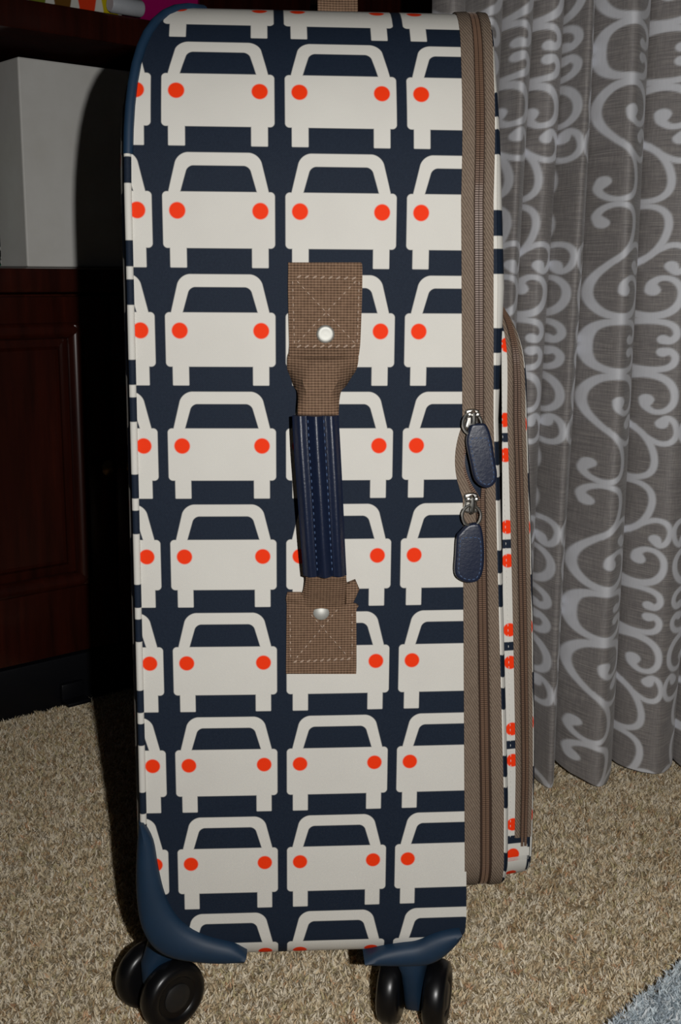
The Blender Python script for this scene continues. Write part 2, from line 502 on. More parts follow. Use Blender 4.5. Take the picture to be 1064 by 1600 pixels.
def loop3(P, fx, out):
    c = np.array([DEP/2, .41]); r = []; n = len(P)
    for j in range(n):
        p = P[j]; t = P[(j+1) % n]-P[j-1]; t /= np.linalg.norm(t); nn = np.array([-t[1], t[0]])
        if nn@(p-c) < 0: nn = -nn
        r.append((fx(p), p[0]+nn[0]*out, p[1]+nn[1]*out))
    return np.array(r)
def teeth(name, P, fx, out, w_, parent, sel=None, pitch=.00145, clip=None):
    L = resample(loop3(P, fx, out), pitch, True); m = MB(); n = len(L)
    for j in range(n):
        c = L[j]
        if sel and not sel(c): continue
        t = L[(j+1) % n]-L[j-1]; t /= np.linalg.norm(t); xa = np.array([1., 0, 0]); xa = xa-t*(xa@t); xa /= np.linalg.norm(xa); na = np.cross(xa, t)
        m.box(c, (w_, .0007, pitch*.33), (xa, na, t))
    o = m.build(name, COIL, parent, SB, smooth=False); o['kind'] = 'stuff'; return o
front = lambda c: c[1] < .2 or c[2] > .5
teeth('zipper_teeth', P2f, lambda p: zmid(p)-.0012-gapw(p, -1), .0004, .0011, tl, front)
teeth('zipper_teeth', P2f, lambda p: zmid(p)+.0014+gapw(p, 1)*.5, .0004, .0011, tr, front)
loft_profile('zipper_channel', P2f, V2f, [(lambda p: zipx(p[1])+tapew(p[1])*.37-gapw(p, -1), -.0010), (lambda p: zmid(p)-.0001-gapw(p, -1), .0004)], GROOVE, lambda x, vv, k, p: (x, vv), False, parent=tl)
loft_profile('zipper_channel', P2f, V2f, [(lambda p: zmid(p)+.0002+gapw(p, 1)*.5, .0004), (lambda p: zipx(p[1])+tapew(p[1])*.69, -.0010)], GROOVE, lambda x, vv, k, p: (x, vv), False, parent=tr)
m = MB(); gz = (Z1+Z2)/2
m.bbox((zipx(gz)+.0085, .0062, gz), (.009, .0035, .03), .002); m.build('lining', INNER, suit, SB)

# lid in front of the zip
def tx(p): return zipx(p[1])+tapew(p[1])
lidf = lambda z: float(np.interp(z, [.1, .47, .555, .60, .69, .74], [.0055, .0060, .0105, .0090, .0035, .0020]))
lid = loft_profile('front_lid', P2, V2, [(lambda p: tx(p)-.001, .0012), (lambda p: tx(p)+lidf(p[1])*.30, .0006), (lambda p: tx(p)+lidf(p[1])*.36, -.0002), (lambda p: tx(p)+lidf(p[1])*.56, .0008), (lambda p: tx(p)+lidf(p[1])*.80, .0048), (lambda p: tx(p)+lidf(p[1])*.95, .0120), (lambda p: tx(p)+lidf(p[1]), .024)],
             FAB, lambda x, vv, k, p: (.04+k*.03, vv+.34))
# front pocket
PY0, PY1, PZ0, PZ1 = .045, .375, .105, .548
P3 = rrect(PY0, PY1, PZ0, PZ1, .045, .03); V3 = prof_v(P3); n3 = len(P3)
def lx(p): return zipx(p[1])+tapew(p[1])+lidf(p[1])-.0005
def pth(p): return (.0250 + .003*math.sin(pi*(p[1]-PZ0)/(PZ1-PZ0)))*max(.12, 1-max(0, min(1, (p[1]-.465)/.085))**2.2)**.5
prv = lambda p: (p[1]-.4515)/PCOL+.5 if p[1] > .130 else -.338+(p[1]-.112)/PCOL
pocket = loft_profile('front_pocket', P3, V3, [(lambda p: lx(p)-.003, 0), (lambda p: lx(p)+pth(p)*.25, -.0012), (lambda p: lx(p)+pth(p)*.52, 0), (lambda p: lx(p)+pth(p)*.96, .0016)], FAB,
             lambda x, vv, k, p: (prv(p), (lx(p)+.0115-x)/SROW), False, (.21, .33))
ptape = loft_profile('zipper_tape', P3, V3, [(lambda p: lx(p)+pth(p)*.50, .0015), (lambda p: lx(p)+pth(p)*.50, -.0006), (lambda p: lx(p)+pth(p)*.62, -.0008), (lambda p: lx(p)+pth(p)*.68, .0006), (lambda p: lx(p)+pth(p)*.84, .0010), (lambda p: lx(p)+pth(p)*.90, .0004), (lambda p: lx(p)+pth(p)*1.0, .0012), (lambda p: lx(p)+pth(p)*1.0, .004)],
             TAPE, lambda x, vv, k, p: (x, vv), False, (.21, .33), parent=pocket, keep=lambda p: p[1] > .135)
loft_profile('pocket_face', P3, V3, [(lambda p: lx(p)+pth(p)*.98, .0020), (lambda p: lx(p)+pth(p)*1.03, .0024), (lambda p: lx(p)+pth(p)*1.10, .008), (lambda p: lx(p)+pth(p)*1.12, .02)], FAB, lambda x, vv, k, p: (.3+k*.1, vv+.1), True, (.21, .33), parent=pocket)
loft_profile('zipper_channel', P3, V3, [(lambda p: lx(p)+pth(p)*.66, -.0004), (lambda p: lx(p)+pth(p)*.77, -.0002), (lambda p: lx(p)+pth(p)*.88, .0002)], GROOVE, lambda x, vv, k, p: (x, vv), False, (.21, .33), parent=pocket, keep=lambda p: p[1] > .137)
sel3 = lambda c: c[1] < .2 and c[2] > .14
teeth('zipper_teeth', P3, lambda p: lx(p)+pth(p)*.72, .0004, .0009, pocket, sel3)
teeth('zipper_teeth', P3, lambda p: lx(p)+pth(p)*.82, .0003, .0009, pocket, sel3)
m = MB()
path = [q for q in loop3(P3, lambda p: lx(p)+pth(p)*.36, .0012) if q[1] < .06 and .135 < q[2] < .53]
stitches(m, path, .0018, .0022, .00022); o = m.build('stitching', WTHREAD, pocket, SB); o['kind'] = 'stuff'

# plastic corner guards (near side drawn from their outline; far side mirrored)
def px_outline(pts, Y): return [(lambda q: (q[0], q[2]))(atY(a, b, Y)) for a, b in pts]
GL = ([(216, 1287), (213, 1320), (211, 1370), (213, 1420), (221, 1458), (238, 1485), (266, 1501), (310, 1508), (350, 1509), (380, 1505)],
      [(224, 1287), (239, 1316), (247, 1360), (257, 1400), (273, 1432), (295, 1453), (321, 1466), (346, 1473), (368, 1479), (386, 1492)])
GR = ([(570, 1507), (600, 1512), (640, 1513), (670, 1511), (690, 1502), (705, 1489), (717, 1475), (723, 1462)],
      [(569, 1500), (595, 1487), (625, 1480), (650, 1476), (670, 1467), (688, 1460), (705, 1456), (719, 1454)])
mir = lambda p: np.array([p[0], DEP-p[1], p[2]])
for O_, I_ in (GL, GR):
    O_ = catmull(px_outline(O_, -.004), 4, False); I_ = catmull(px_outline(I_, -.004), 4, False)
    for fn in (None, mir):
        loops = []
        for q, i in zip(O_, I_):
            mk = lambda t, y: np.array([q[0]+(i[0]-q[0])*t, y, q[1]+(i[1]-q[1])*t])
            lp = [mk(.05, .055), mk(0, .045), mk(0, .002), mk(.06, -.0030), mk(.22, -.0062), mk(.5, -.0076), mk(.78, -.0066), mk(.94, -.0042), mk(1.0, -.0010), mk(.98, .012), mk(.5, .05)]
            loops.append([fn(p) for p in lp] if fn else lp)
        m = MB(); m.loft(loops); o = m.build('corner_guard', NAVYP, suit, SB); o['label'] = 'moulded blue plastic corner guard'
m = MB(); m.bbox((-.02, DEP/2, ZB-.001), (.10, DEP/2-.03, .004), .003); m.build('base_plate', NAVYP, suit, SB)

# twin-wheel casters
def caster(c, ax, near):
    c = np.asarray(c, float); ax = np.asarray(ax, float); ax /= np.linalg.norm(ax); side = np.array([-ax[1], ax[0], 0.])
    R = .0265
    m = MB(); tx_ = .022 if c[0] < 0 else -.004
    # fork: lofted from a wide collar under the corner down to a flat blade between the wheels
    loops = []
    for z, ha, hb, off in ((.080, .019, .021, 0), (.070, .018, .021, 0), (.060, .013, .020, .000), (.050, .0095, .019, .001), (.034, .0082, .016, .002), (.020, .0078, .011, .003), (.013, .0070, .006, .003)):
        cc = np.array([c[0]+tx_*max(0, (z-.045)/.035), c[1]+.006*max(0, (z-.045)/.035), z])+side*off
        loops.append([cc+ax*ha*math.copysign(abs(math.cos(q))**.7, math.cos(q))+side*hb*math.copysign(abs(math.sin(q))**.7, math.sin(q)) for q in np.linspace(0, 2*pi, 24, endpoint=False)])
    m.loft(loops)
    fork = m.build('caster_fork', NAVYP, suit, SB)
    for s_ in (-1, 1):
        wc = np.array([c[0], c[1], R+.001])+ax*s_*.0175
        wt = .0085
        prof = [(-wt, R*.45), (-wt, R*.80), (-wt*.8, R*.93), (-wt*.35, R*.99), (0, R), (wt*.35, R*.99), (wt*.8, R*.93), (wt, R*.80), (wt*.9, R*.66), (wt*.72, R*.60), (wt*.72, R*.45)]
        prof = prof if s_ > 0 else [(-a, b) for a, b in prof][::-1]
        wh = lathe(prof, wc, ax, 40).build('wheel', BLACK, fork, SB)
        hb = lathe([(0, R*.42), (wt*.82*s_, R*.42), (wt*.98*s_, R*.34), (wt*1.02*s_, R*.16), (wt*1.0*s_, R*.10)], wc, ax, 28).build('wheel_hub', HUBM, fork, SB)
caster((-.1330, .0545, 0), (.62, -.78, 0), True)
caster((.0615, .0345, 0), (.955, -.30, 0), True)
caster((-.1150, DEP-.05, 0), (.8, .6, 0), False)
caster((.0620, DEP-.05, 0), (.3, .95, 0), False)

# ---- carry handle on the near face
def strip(stations, thick, nx=11, sub=5, bowfn=None):
    """stations: (py, xl, xr, Y, curl); returns MB of a thick cloth strip"""
    S = catmull(np.array(stations, float), sub, closed=False); m = MB(); fr = []; bk = []
    for py, xl, xr, Y, curl in S:
        rowf = []; rowb = []
        for t in np.linspace(0, 1, nx):
            px = xl+(xr-xl)*t; y = Y+curl*(max(0., abs(2*t-1)*(xr-xl)/2-min(27., (xr-xl)*.36))/max(6., (xr-xl)/2-min(27., (xr-xl)*.36)))**.8
            p = atY(px, py, y); rowf.append(p); rowb.append(p+np.array([0, thick, 0]))
        fr.append(rowf); bk.append(rowb)
    loops = [a+b[::-1] for a, b in zip(fr, bk)]
    m.loft(loops); return m
st_ = strip([(545, 454, 559, -.0035, .000), (554, 450, 560, -.0060, .001), (563, 449, 560, -.0120, .006), (577, 449, 557, -.0150, .013), (592, 453, 549, -.0165, .016), (604, 459, 540, -.0175, .015), (615, 465, 532, -.0185, .008), (650, 465.5, 529, -.0215, .002), (700, 468, 530, -.0235, .001), (780, 473, 535, -.0245, .001), (850, 476, 539, -.0225, .001), (897, 478, 541, -.0195, .001),
             (910, 477, 542, -.0165, .003), (925, 473, 546, -.0125, .005), (938, 465, 551, -.0085, .005), (950, 456, 555, -.0055, .003), (958, 452, 555, -.003, .001)], .0022)
strap = st_.build('carry_handle', WEB, suit, SB); strap['label'] = 'brown webbing side handle with navy leather grip'
up_ = strip([(410, 450, 564, -.0042, .0005), (416, 450.5, 566, -.0042, .0005), (450, 450, 566, -.0040, 0), (500, 451, 564.5, -.0042, 0), (535, 452, 563, -.0055, .001), (546, 452, 562, -.0085, .002), (554, 452, 561, -.0115, .003), (557, 453, 560, -.0120, .003)], .0036, 13)
up_.build('webbing_patch', WEB, strap, SB)
lo_ = strip([(927, 449, 470, -.0060, .001), (935, 447, 500, -.0065, .001), (944, 448, 556, -.0060, .002), (956, 448, 556.5, -.0055, .001), (1000, 447.5, 557, -.0042, 0), (1040, 447, 557, -.0038, 0), (1053, 447, 556.5, -.0036, 0)], .0036, 13)
lo_.build('webbing_patch', WEB, strap, SB)
tab = pad([(lambda q: (q[0], q[2]))(atY(a, b, -.012)) for a, b in ((541, 914), (556, 908), (562, 922), (557, 934), (552, 944), (540, 946))], -.006, -.011, .0012)
tab.build('webbing_fold', WEB, strap, SB)
# leather grip, lobed front with two stitched grooves
GS = catmull(np.array([(649, 456.5, 529, -.0235), (700, 459, 532, -.0255), (780, 465, 536, -.0265), (850, 470, 539, -.0250), (899, 474, 541.5, -.0220)], float), 8, False)
loops = []
for k, (py, xl, xr, Y) in enumerate(GS):
    a = atY(xl, py, Y); b = atY(xr, py, Y); hw = (b[0]-a[0])/2; cx = (a[0]+b[0])/2; z = (a[2]+b[2])/2
    ring = []
    for t in np.linspace(-1, 1, 41):
        lob = .0055*(1-abs(t)**2.6) + .0016*math.cos(t*pi*2.7) * (1-abs(t)**6) - (.0012 if abs(abs(t)-.34) < .04 else 0)
        ring.append(np.array([cx+hw*t, Y-lob, z]))
    for t in np.linspace(1, -1, 15)[0:]:
        ring.append(np.array([cx+hw*t*.98, Y+.0065*(1-abs(t)**3)+.001, z]))
    loops.append(ring)
m = MB(); m.loft(loops); grip = m.build('grip', LEATH, strap, SB); grip['label'] = 'glossy navy leather sleeve'
def grip_pt(t, s):
    k = s*(len(GS)-1); i = min(int(k), len(GS)-2); py, xl, xr, Y = GS[i]+(GS[i+1]-GS[i])*(k-i)
    a = atY(xl, py, Y); b = atY(xr, py, Y); cx = (a[0]+b[0])/2; hw = (b[0]-a[0])/2
    return np.array([cx+hw*t, Y-(.0055*(1-abs(t)**2.6)+.0016*math.cos(t*pi*2.7))+.0008, a[2]])
m = MB()
for t in (-.34, .34): stitches(m, [grip_pt(t, s) for s in np.linspace(.03, .95, 40)], .0018, .0022, .00032)
stitches(m, [grip_pt(t, .95) for t in np.linspace(-.34, .34, 8)], .0018, .0018, .00032)
stitches(m, [grip_pt(t, .03) for t in np.linspace(-.34, .34, 8)], .0018, .0018, .00032)
o = m.build('stitching', BTHREAD, strap, SB); o['kind'] = 'stuff'
def pxline(pts, Y, n=12):
    out = []
    for (a, b), (c, d) in zip(pts[:-1], pts[1:]):
        out += [atY(a+(c-a)*t, b+(d-b)*t, Y) for t in np.linspace(0, 1, n, endpoint=False)]
    out.append(atY(*pts[-1], Y)); return out
m = MB()
Yp = -.0046
stitches(m, pxline([(461, 432), (559, 435)], Yp), .0024, .0016, .00055, slant=.0007)
stitches(m, pxline([(461, 541), (558, 541)], Yp-.0028), .0024, .0016, .00055, slant=.0007)
stitches(m, pxline([(457, 436), (460, 540)], Yp-.0002), .0018, .0022, .0004)
stitches(m, pxline([(561, 437), (558, 538)], Yp-.0002), .0018, .0022, .0004)
stitches(m, pxline([(462, 437), (556, 538)], Yp-.0003), .0018, .0022, .00045)
stitches(m, pxline([(558, 437), (463, 537)], Yp-.0003), .0018, .0022, .00045)
o = m.build('stitching', THREAD, strap, SB); o['kind'] = 'stuff'
m = MB(); Yp = -.0047
stitches(m, pxline([(456, 1034), (550, 1029)], Yp), .0024, .0016, .00055, slant=.0007)
stitches(m, pxline([(453, 958), (454, 1030)], Yp-.0010), .0018, .0022, .0004)
stitches(m, pxline([(550, 955), (550, 1026)], Yp-.0010), .0018, .0022, .0004)
stitches(m, pxline([(484, 958), (542, 1024)], Yp-.0014), .0018, .0022, .00045)
stitches(m, pxline([(529, 950), (461, 1030)], Yp-.0014), .0018, .0022, .00045)
o = m.build('stitching', THREAD, strap, SB); o['kind'] = 'stuff'
c = atY(508.5, 522, -.0055)
lathe([(0, .0058), (.0016, .0058), (.0026, .0053), (.0030, .0044), (.0028, .0030), (.0029, 0.0004)], c+np.array([0, .0012, 0]), (0, -1, 0)).build('rivet', RIVET, strap, SB)
c = atY(502, 957, -.006)
lathe([(0, .0056), (.0016, .0056), (.0024, .0048), (.0027, .0004)], c+np.array([0, .0024, 0]), (0, -1, .2)).build('rivet', RIVET, strap, SB)

# ---- sliders and leather pull tabs
def slider(cx_px, cy_px, tabpts, tilt, ringc, Yt):
    c = atY(cx_px, cy_px, -.004)
    m = MB()
    P = catmull([(c[0]-.0050, c[2]-.0050), (c[0]-.0028, c[2]-.0068), (c[0]+.0028, c[2]-.0068), (c[0]+.0050, c[2]-.0050), (c[0]+.0040, c[2]), (c[0]+.0046, c[2]+.0055), (c[0], c[2]+.0068), (c[0]-.0046, c[2]+.0055), (c[0]-.0040, c[2])], 4)
    sl = pad(P, .001, -.0045, .0012).build('zip_slider', STEEL, suit, SB)
    m = MB()
    m.tube([c+np.array([0, -.0030, .0050]), c+np.array([0, -.0058, .0040]), c+np.array([0, -.0068, .0]), c+np.array([0, -.0062, -.0040]), c+np.array([0, -.0035, -.0055])], .0016, 8)
    for dx, dz in ((-.0026, .0035), (.0026, .0035), (0, -.003)):
        m.add(*(lambda q: (q.v, q.f))(lathe([(-.0014, .0003), (-.0011, .0012), (0, .0018), (.0011, .0012), (.0014, .0003)], c+np.array([dx, -.0052, dz]), (0, -1, 0), 12)))
    m.build('slider_bridge', STEEL, sl, SB)
    rc = atY(*ringc, -.0095); m = MB()
    m.tube([rc+np.array([.0062*math.cos(q), .0012*math.sin(q), .0068*math.sin(q)]) for q in np.linspace(0, 2*pi, 24, endpoint=False)], .0010, 8, closed=True)
    m.build('pull_ring', STEEL, sl, SB)
    T = catmull([(lambda q: (q[0], q[2]))(atY(a, b, Yt)) for a, b in tabpts], 4)
    tb = pad(T, Yt+.0045, Yt-.0005, .0016).build('pull_tab', LEATH, sl, SB)
    m = MB(); I = inset_poly(T, .0024); zc = I[:, 1].max()-.007
    path = [np.array([x, Yt-.0007, min(z, zc)]) for x, z in I]
    stitches(m, path, .0017, .0013, .0003, closed=True)
    o = m.build('stitching', BTHREAD, sl, SB); o['kind'] = 'stuff'
slider(738, 655, [(737, 664), (750, 662), (760, 664), (768, 684), (773, 715), (777, 742), (773, 756), (762, 763), (750, 759), (741, 748), (735, 722), (729, 692), (732, 676)], 0, (738, 662), -.0120)
slider(736, 786, [(729, 822), (740, 818), (750, 820), (755, 836), (757, 866), (755, 892), (748, 907), (734, 911), (720, 907), (711, 896), (712, 868), (714, 840), (720, 831)], 0, (737, 806), -.0115)

# top grab handle of brown webbing
m = MB(); loops = []
for q in np.linspace(0, pi, 25):
    y = .2-.10*math.cos(q); z = ZT-.004+.044*math.sin(q)**.6
    nrm = np.array([0, -math.cos(q), math.sin(q)])
    cc = np.array([.0020, y, z])
    loops.append([cc+np.array([sx*.0138, 0, 0])+nrm*s2*.0015*(1.6 if abs(sx) > .9 else 1) for sx in (-1, -.93, 0, .93, 1) for s2 in (1,)]+[cc+np.array([sx*.0138, 0, 0])-nrm*.0015 for sx in (1, .93, 0, -.93, -1)])
m.loft(loops); o = m.build('top_handle', WEB, suit, SB); o['label'] = 'brown webbing grab handle'

# ------------------------------------------------------------------ hutch cabinet standing askew behind the suitcase
CA = np.array([-.3864, .6493, 0.]); CD = np.array([.8, .6, 0.]); CN = np.array([-.6, .8, 0.]); CU = np.array([0, 0, 1.])
CR = np.array([CD, CN, CU])
def cab(t, n, z): return CA+CD*t+CN*n+CU*z
CB = cab(.15, .2, 0)
hutch = thing('hutch_cabinet', CB, 'dark polished mahogany cabinet with panelled doors and an open shelf above', 'cabinet')
def cbox(mb, t0, t1, n0, n1, z0, z1, b=.003): return mb.bbox(cab((t0+t1)/2, (n0+n1)/2, (z0+z1)/2), ((t1-t0)/2, (n1-n0)/2, (z1-z0)/2), b, CR)
T0, T1 = -.50, .80
m = MB(); cbox(m, T0, T1, .02, .38, .07, .535); m.build('carcass', WOOD, hutch, CB)
m = MB(); cbox(m, T0-.01, T1+.01, -.004, .385, .536, .567, .006); m.build('cabinet_top', WOOD, hutch, CB)
m = MB(); cbox(m, T0+.01, T1-.01, .004, .36, .0, .069); m.build('plinth', PLINTH, hutch, CB)
m = MB(); cbox(m, .085, .118, -.003, .006, .012, .034, .002); cbox(m, .085, .118, -.02, .003, .008, .013, .001); m.build('bracket', PLINTH, hutch, CB)
m = MB(); cbox(m, T0, T1, .37, .385, .567, 1.30); m.build('back_board', WOOD, hutch, CB)
for a, b in ((T0, T0+.025), (T1-.025, T1)):
    m = MB(); cbox(m, a, b, .02, .37, .568, 1.30); m.build('side_board', WOOD, hutch, CB)
m = MB(); cbox(m, T0+.026, T1-.026, .0, .37, .836, .870); m.build('shelf', WOOD, hutch, CB)
m = MB(); cbox(m, T0-.01, T1+.01, -.004, .385, 1.302, 1.33); m.build('top_board', WOOD, hutch, CB)
def door(t0, t1, knob_t):
    z0, z1 = .074, .532; st = .040
    pz0, pz1 = .165, .497
    m = MB()
    cbox(m, t0, t0+st, .0, .019, z0, z1, .002); cbox(m, t1-st, t1, .0, .019, z0, z1, .002)
    cbox(m, t0+st, t1-st, .0005, .0185, z0, pz0, .001); cbox(m, t0+st, t1-st, .0005, .0185, pz1, z1, .001)
    d = m.build('door', WOOD, hutch, CB)
    a, b = t0+st, t1-st
    # half-round moulding
    for q in (((a+.006, pz0), (a+.006, pz1)), ((b-.006, pz0), (b-.006, pz1)), ((a, pz0+.006), (b, pz0+.006)), ((a, pz1-.006), (b, pz1-.006))):
        m = MB(); (ta, za), (tb, zb) = q; m.tube([cab(ta, .004, za), cab(tb, .004, zb)], .0105, 18); m.build('moulding', WOOD, d, CB)
    # raised field panel
    m = MB(); loops = []
    for ins, n in ((.010, .016), (.012, .011), (.026, .0085), (.030, .0045), (.034, .004)):
        loops.append([cab(t, n, z) for t, z in ((a+ins, pz0+ins), (b-ins, pz0+ins), (b-ins, pz1-ins), (a+ins, pz1-ins))])
    m.loft(loops); m.build('panel', WOOD, d, CB, smooth=False)
    k = lathe([(0, .004), (.010, .004), (.014, .010), (.020, .0115), (.025, .008), (.027, .001)], cab(knob_t, .0, .316), -CN, 20); k.build('knob', KNOB, d, CB)
door(-.143, .1735, .157); door(.1765, .493, .192); door(-.49, -.147, -.16); door(.497, .79, .51)

# things in the niche and on the shelf
m = MB(); bc = cab(.15, .10, .567)
cbox(m, .072, .245, .012, .18, .5675, .808, .002); wb = m.build('white_box', WHITE, smooth=False)
tag(wb, 'plain white card box standing on the mahogany cabinet top', 'box')
def leaf_mat():
    M = Mat('leaf_print_paper', .6, .3); co = M.coords('Object')
    vo = M.node('ShaderNodeTexVoronoi'); mp = M.node('ShaderNodeMapping'); M.link(co, mp.inputs[0]); mp.inputs['Scale'].default_value = (40, 40, 26); M.link(mp.outputs[0], vo.inputs['Vector'])
    n = M.noise(co, 40, 2)
    x, y, z = M.xyz(vo.outputs['Color'])
    d = X(M.nt, vo.outputs['Distance'])
    c = M.ramp(x, [(0, lin(226, 228, 222)), (.45, lin(30, 150, 96)), (.7, lin(232, 232, 226))], 'CONSTANT')
    M.base(M.mix((d*-1+.46).mask(.03), c, lin(22, 30, 28))); return M.m
m = MB(); cbox(m, -.15, .040, .012, .10, .5675, .732, .003); lb = m.build('gift_box', leaf_mat(), smooth=False)
tag(lb, 'box in white, green and black leaf print beside the white box', 'box')
# black slotted casing
ec = thing('electronics_case', cab(.34, .15, .5675), 'black slotted casing standing right beside the white box in the niche', 'appliance')
eb = cab(.34, .15, .5675)
m = MB(); cbox(m, .25, .46, .03, .28, .5675, .80, .004); m.build('casing', BLK, ec, eb)
for z in (.614, .643, .687, .712):
    m = MB(); cbox(m, .262, .45, .024, .034, z-.007, z+.007, .002); m.build('slot', PLINTH, ec, eb)
def shelf_print():
    M = Mat('bright_spot_print', .5, .3); co = M.coords('Object'); x, y, z = M.xyz(co)
    t = x*.8+y*.6                                # along the box front
    u = (t-.018)*(1/.0325)+.5; fx = (u-u.floor()-.5).abs(); 
    k = M.ramp((u.floor()+2.5)*.25, [(0, lin(120, 130, 40)), (.25, lin(110, 74, 22)), (.50, lin(232, 62, 22)), (.75, lin(206, 186, 16))], 'CONSTANT')
    m_ = (fx-.30-z*6).mask(.03)
    M.base(M.mix(m_, lin(226, 224, 214), k)); return M.m
o = None
m = MB(); cc = cab(.147, .06, .8705); cbox(m, .08, .214, .012, .10, .8705, .95, .003)
m.v = [tuple(np.array(p)-cc) for p in m.v]
o = m.build('printed_box', shelf_print(), smooth=False); o.location = cc
tag(o, 'box printed with yellow, red and brown spots on the upper shelf', 'box')
m = MB(); r_ = .0100
o = lathe([(-.016, .0015), (-.016, r_*.85), (-.014, r_), (.026, r_), (.028, r_*.9), (.0285, r_*.75), (.022, r_*.7), (.021, .001)], cab(.205, -.0005+.0, .8705+r_), CD, 24).build('paper_roll', simple('grey_white_paper', lin(190, 194, 200), .5, .4))
tag(o, 'short grey-white roll lying at the front of the upper shelf', 'roll')
MAG = simple('magenta_plastic', lin(176, 14, 104), .35, .5)
o = lathe([(-.07, .002), (-.07, .045), (-.062, .053), (.062, .053), (.07, .045), (.07, .002)], cab(.30, .12, .8705+.0535), CD, 36).build('magenta_tub', MAG)
tag(o, 'magenta cylinder lying on the upper shelf beside the spotted box', 'container')
m = MB(); cbox(m, .216, .228, .04, .12, .8705, .96, .002); o = m.build('maroon_book', simple('maroon_cover', lin(120, 12, 66), .5, .4), smooth=False)
tag(o, 'thin maroon book standing between the spotted box and magenta cylinder', 'book')

# ------------------------------------------------------------------ curtain
def scroll_lines():
    """one half-repeat of the scroll figure, drawn in (x right, y down) units; returns list of (polyline, widths)"""
    L = []
    C = [(628, 1408), (650, 1412), (668, 1390), (662, 1358), (636, 1338), (590, 1331), (540, 1336), (506, 1358), (490, 1395), (486, 1435)]
    L.append((C, [20, 15, 13, 13, 13, 13, 15, 17, 19, 20])); 
    B = [(588, 1200), (586, 1172), (612, 1150), (648, 1158), (672, 1195), (670, 1248), (640, 1292), (585, 1311), (528, 1296), (493, 1250), (486, 1195), (503, 1140), (540, 1090), (580, 1050), (608, 1000), (622, 940), (616, 890), (590, 860), (550, 850), (514, 866), (498, 895), (512, 925)]
    L.append((B, [24, 15, 12, 12, 13, 14, 15, 16, 16, 15, 14, 13, 12, 12, 12, 12, 12, 12, 12, 12, 13, 22]))
    K = [(556, 1082), (592, 1038), (635, 1013), (672, 1022), (690, 1058), (680, 1105), (655, 1125), (638, 1100)]
    L.append((K, [8, 11, 12, 12, 12, 12, 13, 22]))
    return L
def curtain():
    cre = [.120, .155, .192, .2195, .2485, .2795, .3435, .4215, .50, .58, .66]
    dep = [.044, .044, .040, .040, .044, .052, .056, .05, .05, .05]
    # pattern phase at each pleat centre: 0..1 one scroll column, 1..2 its mirror image
    span = [(.2, .8), (.42, 1.0), (.52, 1.0), (.48, 1.0), (.68, 1.32), (.0, 1.0), (.32, 1.54), (1.54, 2.6), (.0, 1.0), (.2, 1.2)]
    pts = []; us = []; WC = .066
    for k in range(len(cre)-1):
        a, b = cre[k], cre[k+1]; n = 70
        seg = []
        for t in np.linspace(0, 1, 200):
            x = a+(b-a)*(t - .10*math.sin(2*pi*t)*-1*.6)
            y = .482-dep[k]*(abs(math.sin(pi*t))**.62) + .012*math.cos(k*2.1)*math.sin(pi*t)
            seg.append((x, y))
        seg = np.array(seg); Ls = np.r_[0, np.cumsum(np.linalg.norm(np.diff(seg, axis=0), axis=1))]
        n = max(20, int(Ls[-1]/(.0014 if b < .5 else .003))); tt = np.linspace(0, Ls[-1], n, endpoint=False)
        q = np.stack([np.interp(tt, Ls, seg[:, 0]), np.interp(tt, Ls, seg[:, 1])], 1)
        pts.append(q); us.append(WC*(span[k][0]+(span[k][1]-span[k][0])*(q[:, 0]-a)/(b-a)))
    xy = np.vstack(pts); uu = np.concatenate(us); NU = len(xy)
    z0, z1 = .012, 1.30; zf = np.r_[np.arange(z0, .86, .0014), np.linspace(.86, z1, 90)]
    NV = len(zf)
    Xg = np.repeat(xy[None, :, 0], NV, 0); Yg = np.repeat(xy[None, :, 1], NV, 0); Zg = np.repeat(zf[:, None], NU, 1)
    # lower hem flares a little, slow sway along the height
    s = np.clip((.5-Zg)/.5, 0, 1)
    Yg = .482+(Yg-.482)*(1+.22*s) + .004*np.sin(Zg*7+Xg*20)
    Xg = Xg+.003*np.sin(Zg*5.0+Xg*40)
    Zg = Zg + np.clip((.06-Zg)/.06, 0, 1)*(.006*np.sin(Xg*70)+.25*np.maximum(0, Yg-.44))
    # figure attribute
    half = .144; ZJ = .635
    vv = (ZJ-Zg)/half                     # 0 at an S junction, 1 at a C centre
    vp = np.abs(((vv+1) % 2)-1)                    # ping-pong 0..1
    up_ = (uu/WC) % 2; up_ = np.where(up_ > 1, 2-up_, up_)
    FX = 466+up_*(698-466); FXg = np.repeat(FX[None], NV, 0); FY = 841+vp*594
    pat = np.zeros_like(FXg)
    vis = np.ones_like(pat, bool)
    fx = FXg.ravel(); fy = FY.ravel(); best = np.full(fx.shape, 1e9)
    for pl, wd in scroll_lines():
        Pd = catmull(np.column_stack([np.array(pl, float), np.array(wd, float)]), 5, False)
        x0, y0 = Pd[:, 0].min()-40, Pd[:, 1].min()-40; x1, y1 = Pd[:, 0].max()+40, Pd[:, 1].max()+40
        sel = np.where((fx > x0) & (fx < x1) & (fy > y0) & (fy < y1))[0]
        sx, sy = fx[sel], fy[sel]; bb = best[sel]
        for a, b in zip(Pd[:-1], Pd[1:]):
            d = b[:2]-a[:2]; L2 = d@d+1e-9
            near = np.where((np.abs(sx-a[0]) < 60) & (np.abs(sy-a[1]) < 60))[0]
            qx = sx[near]-a[0]; qy = sy[near]-a[1]
            t = np.clip((qx*d[0]+qy*d[1])/L2, 0, 1)
            dist = np.hypot(qx-t*d[0], qy-t*d[1])-(a[2]+(b[2]-a[2])*t)*.98
            bb[near] = np.minimum(bb[near], dist)
        best[sel] = np.minimum(best[sel], bb)
    t = np.clip(.5-best/9, 0, 1); pat = t*t*(3-2*t)
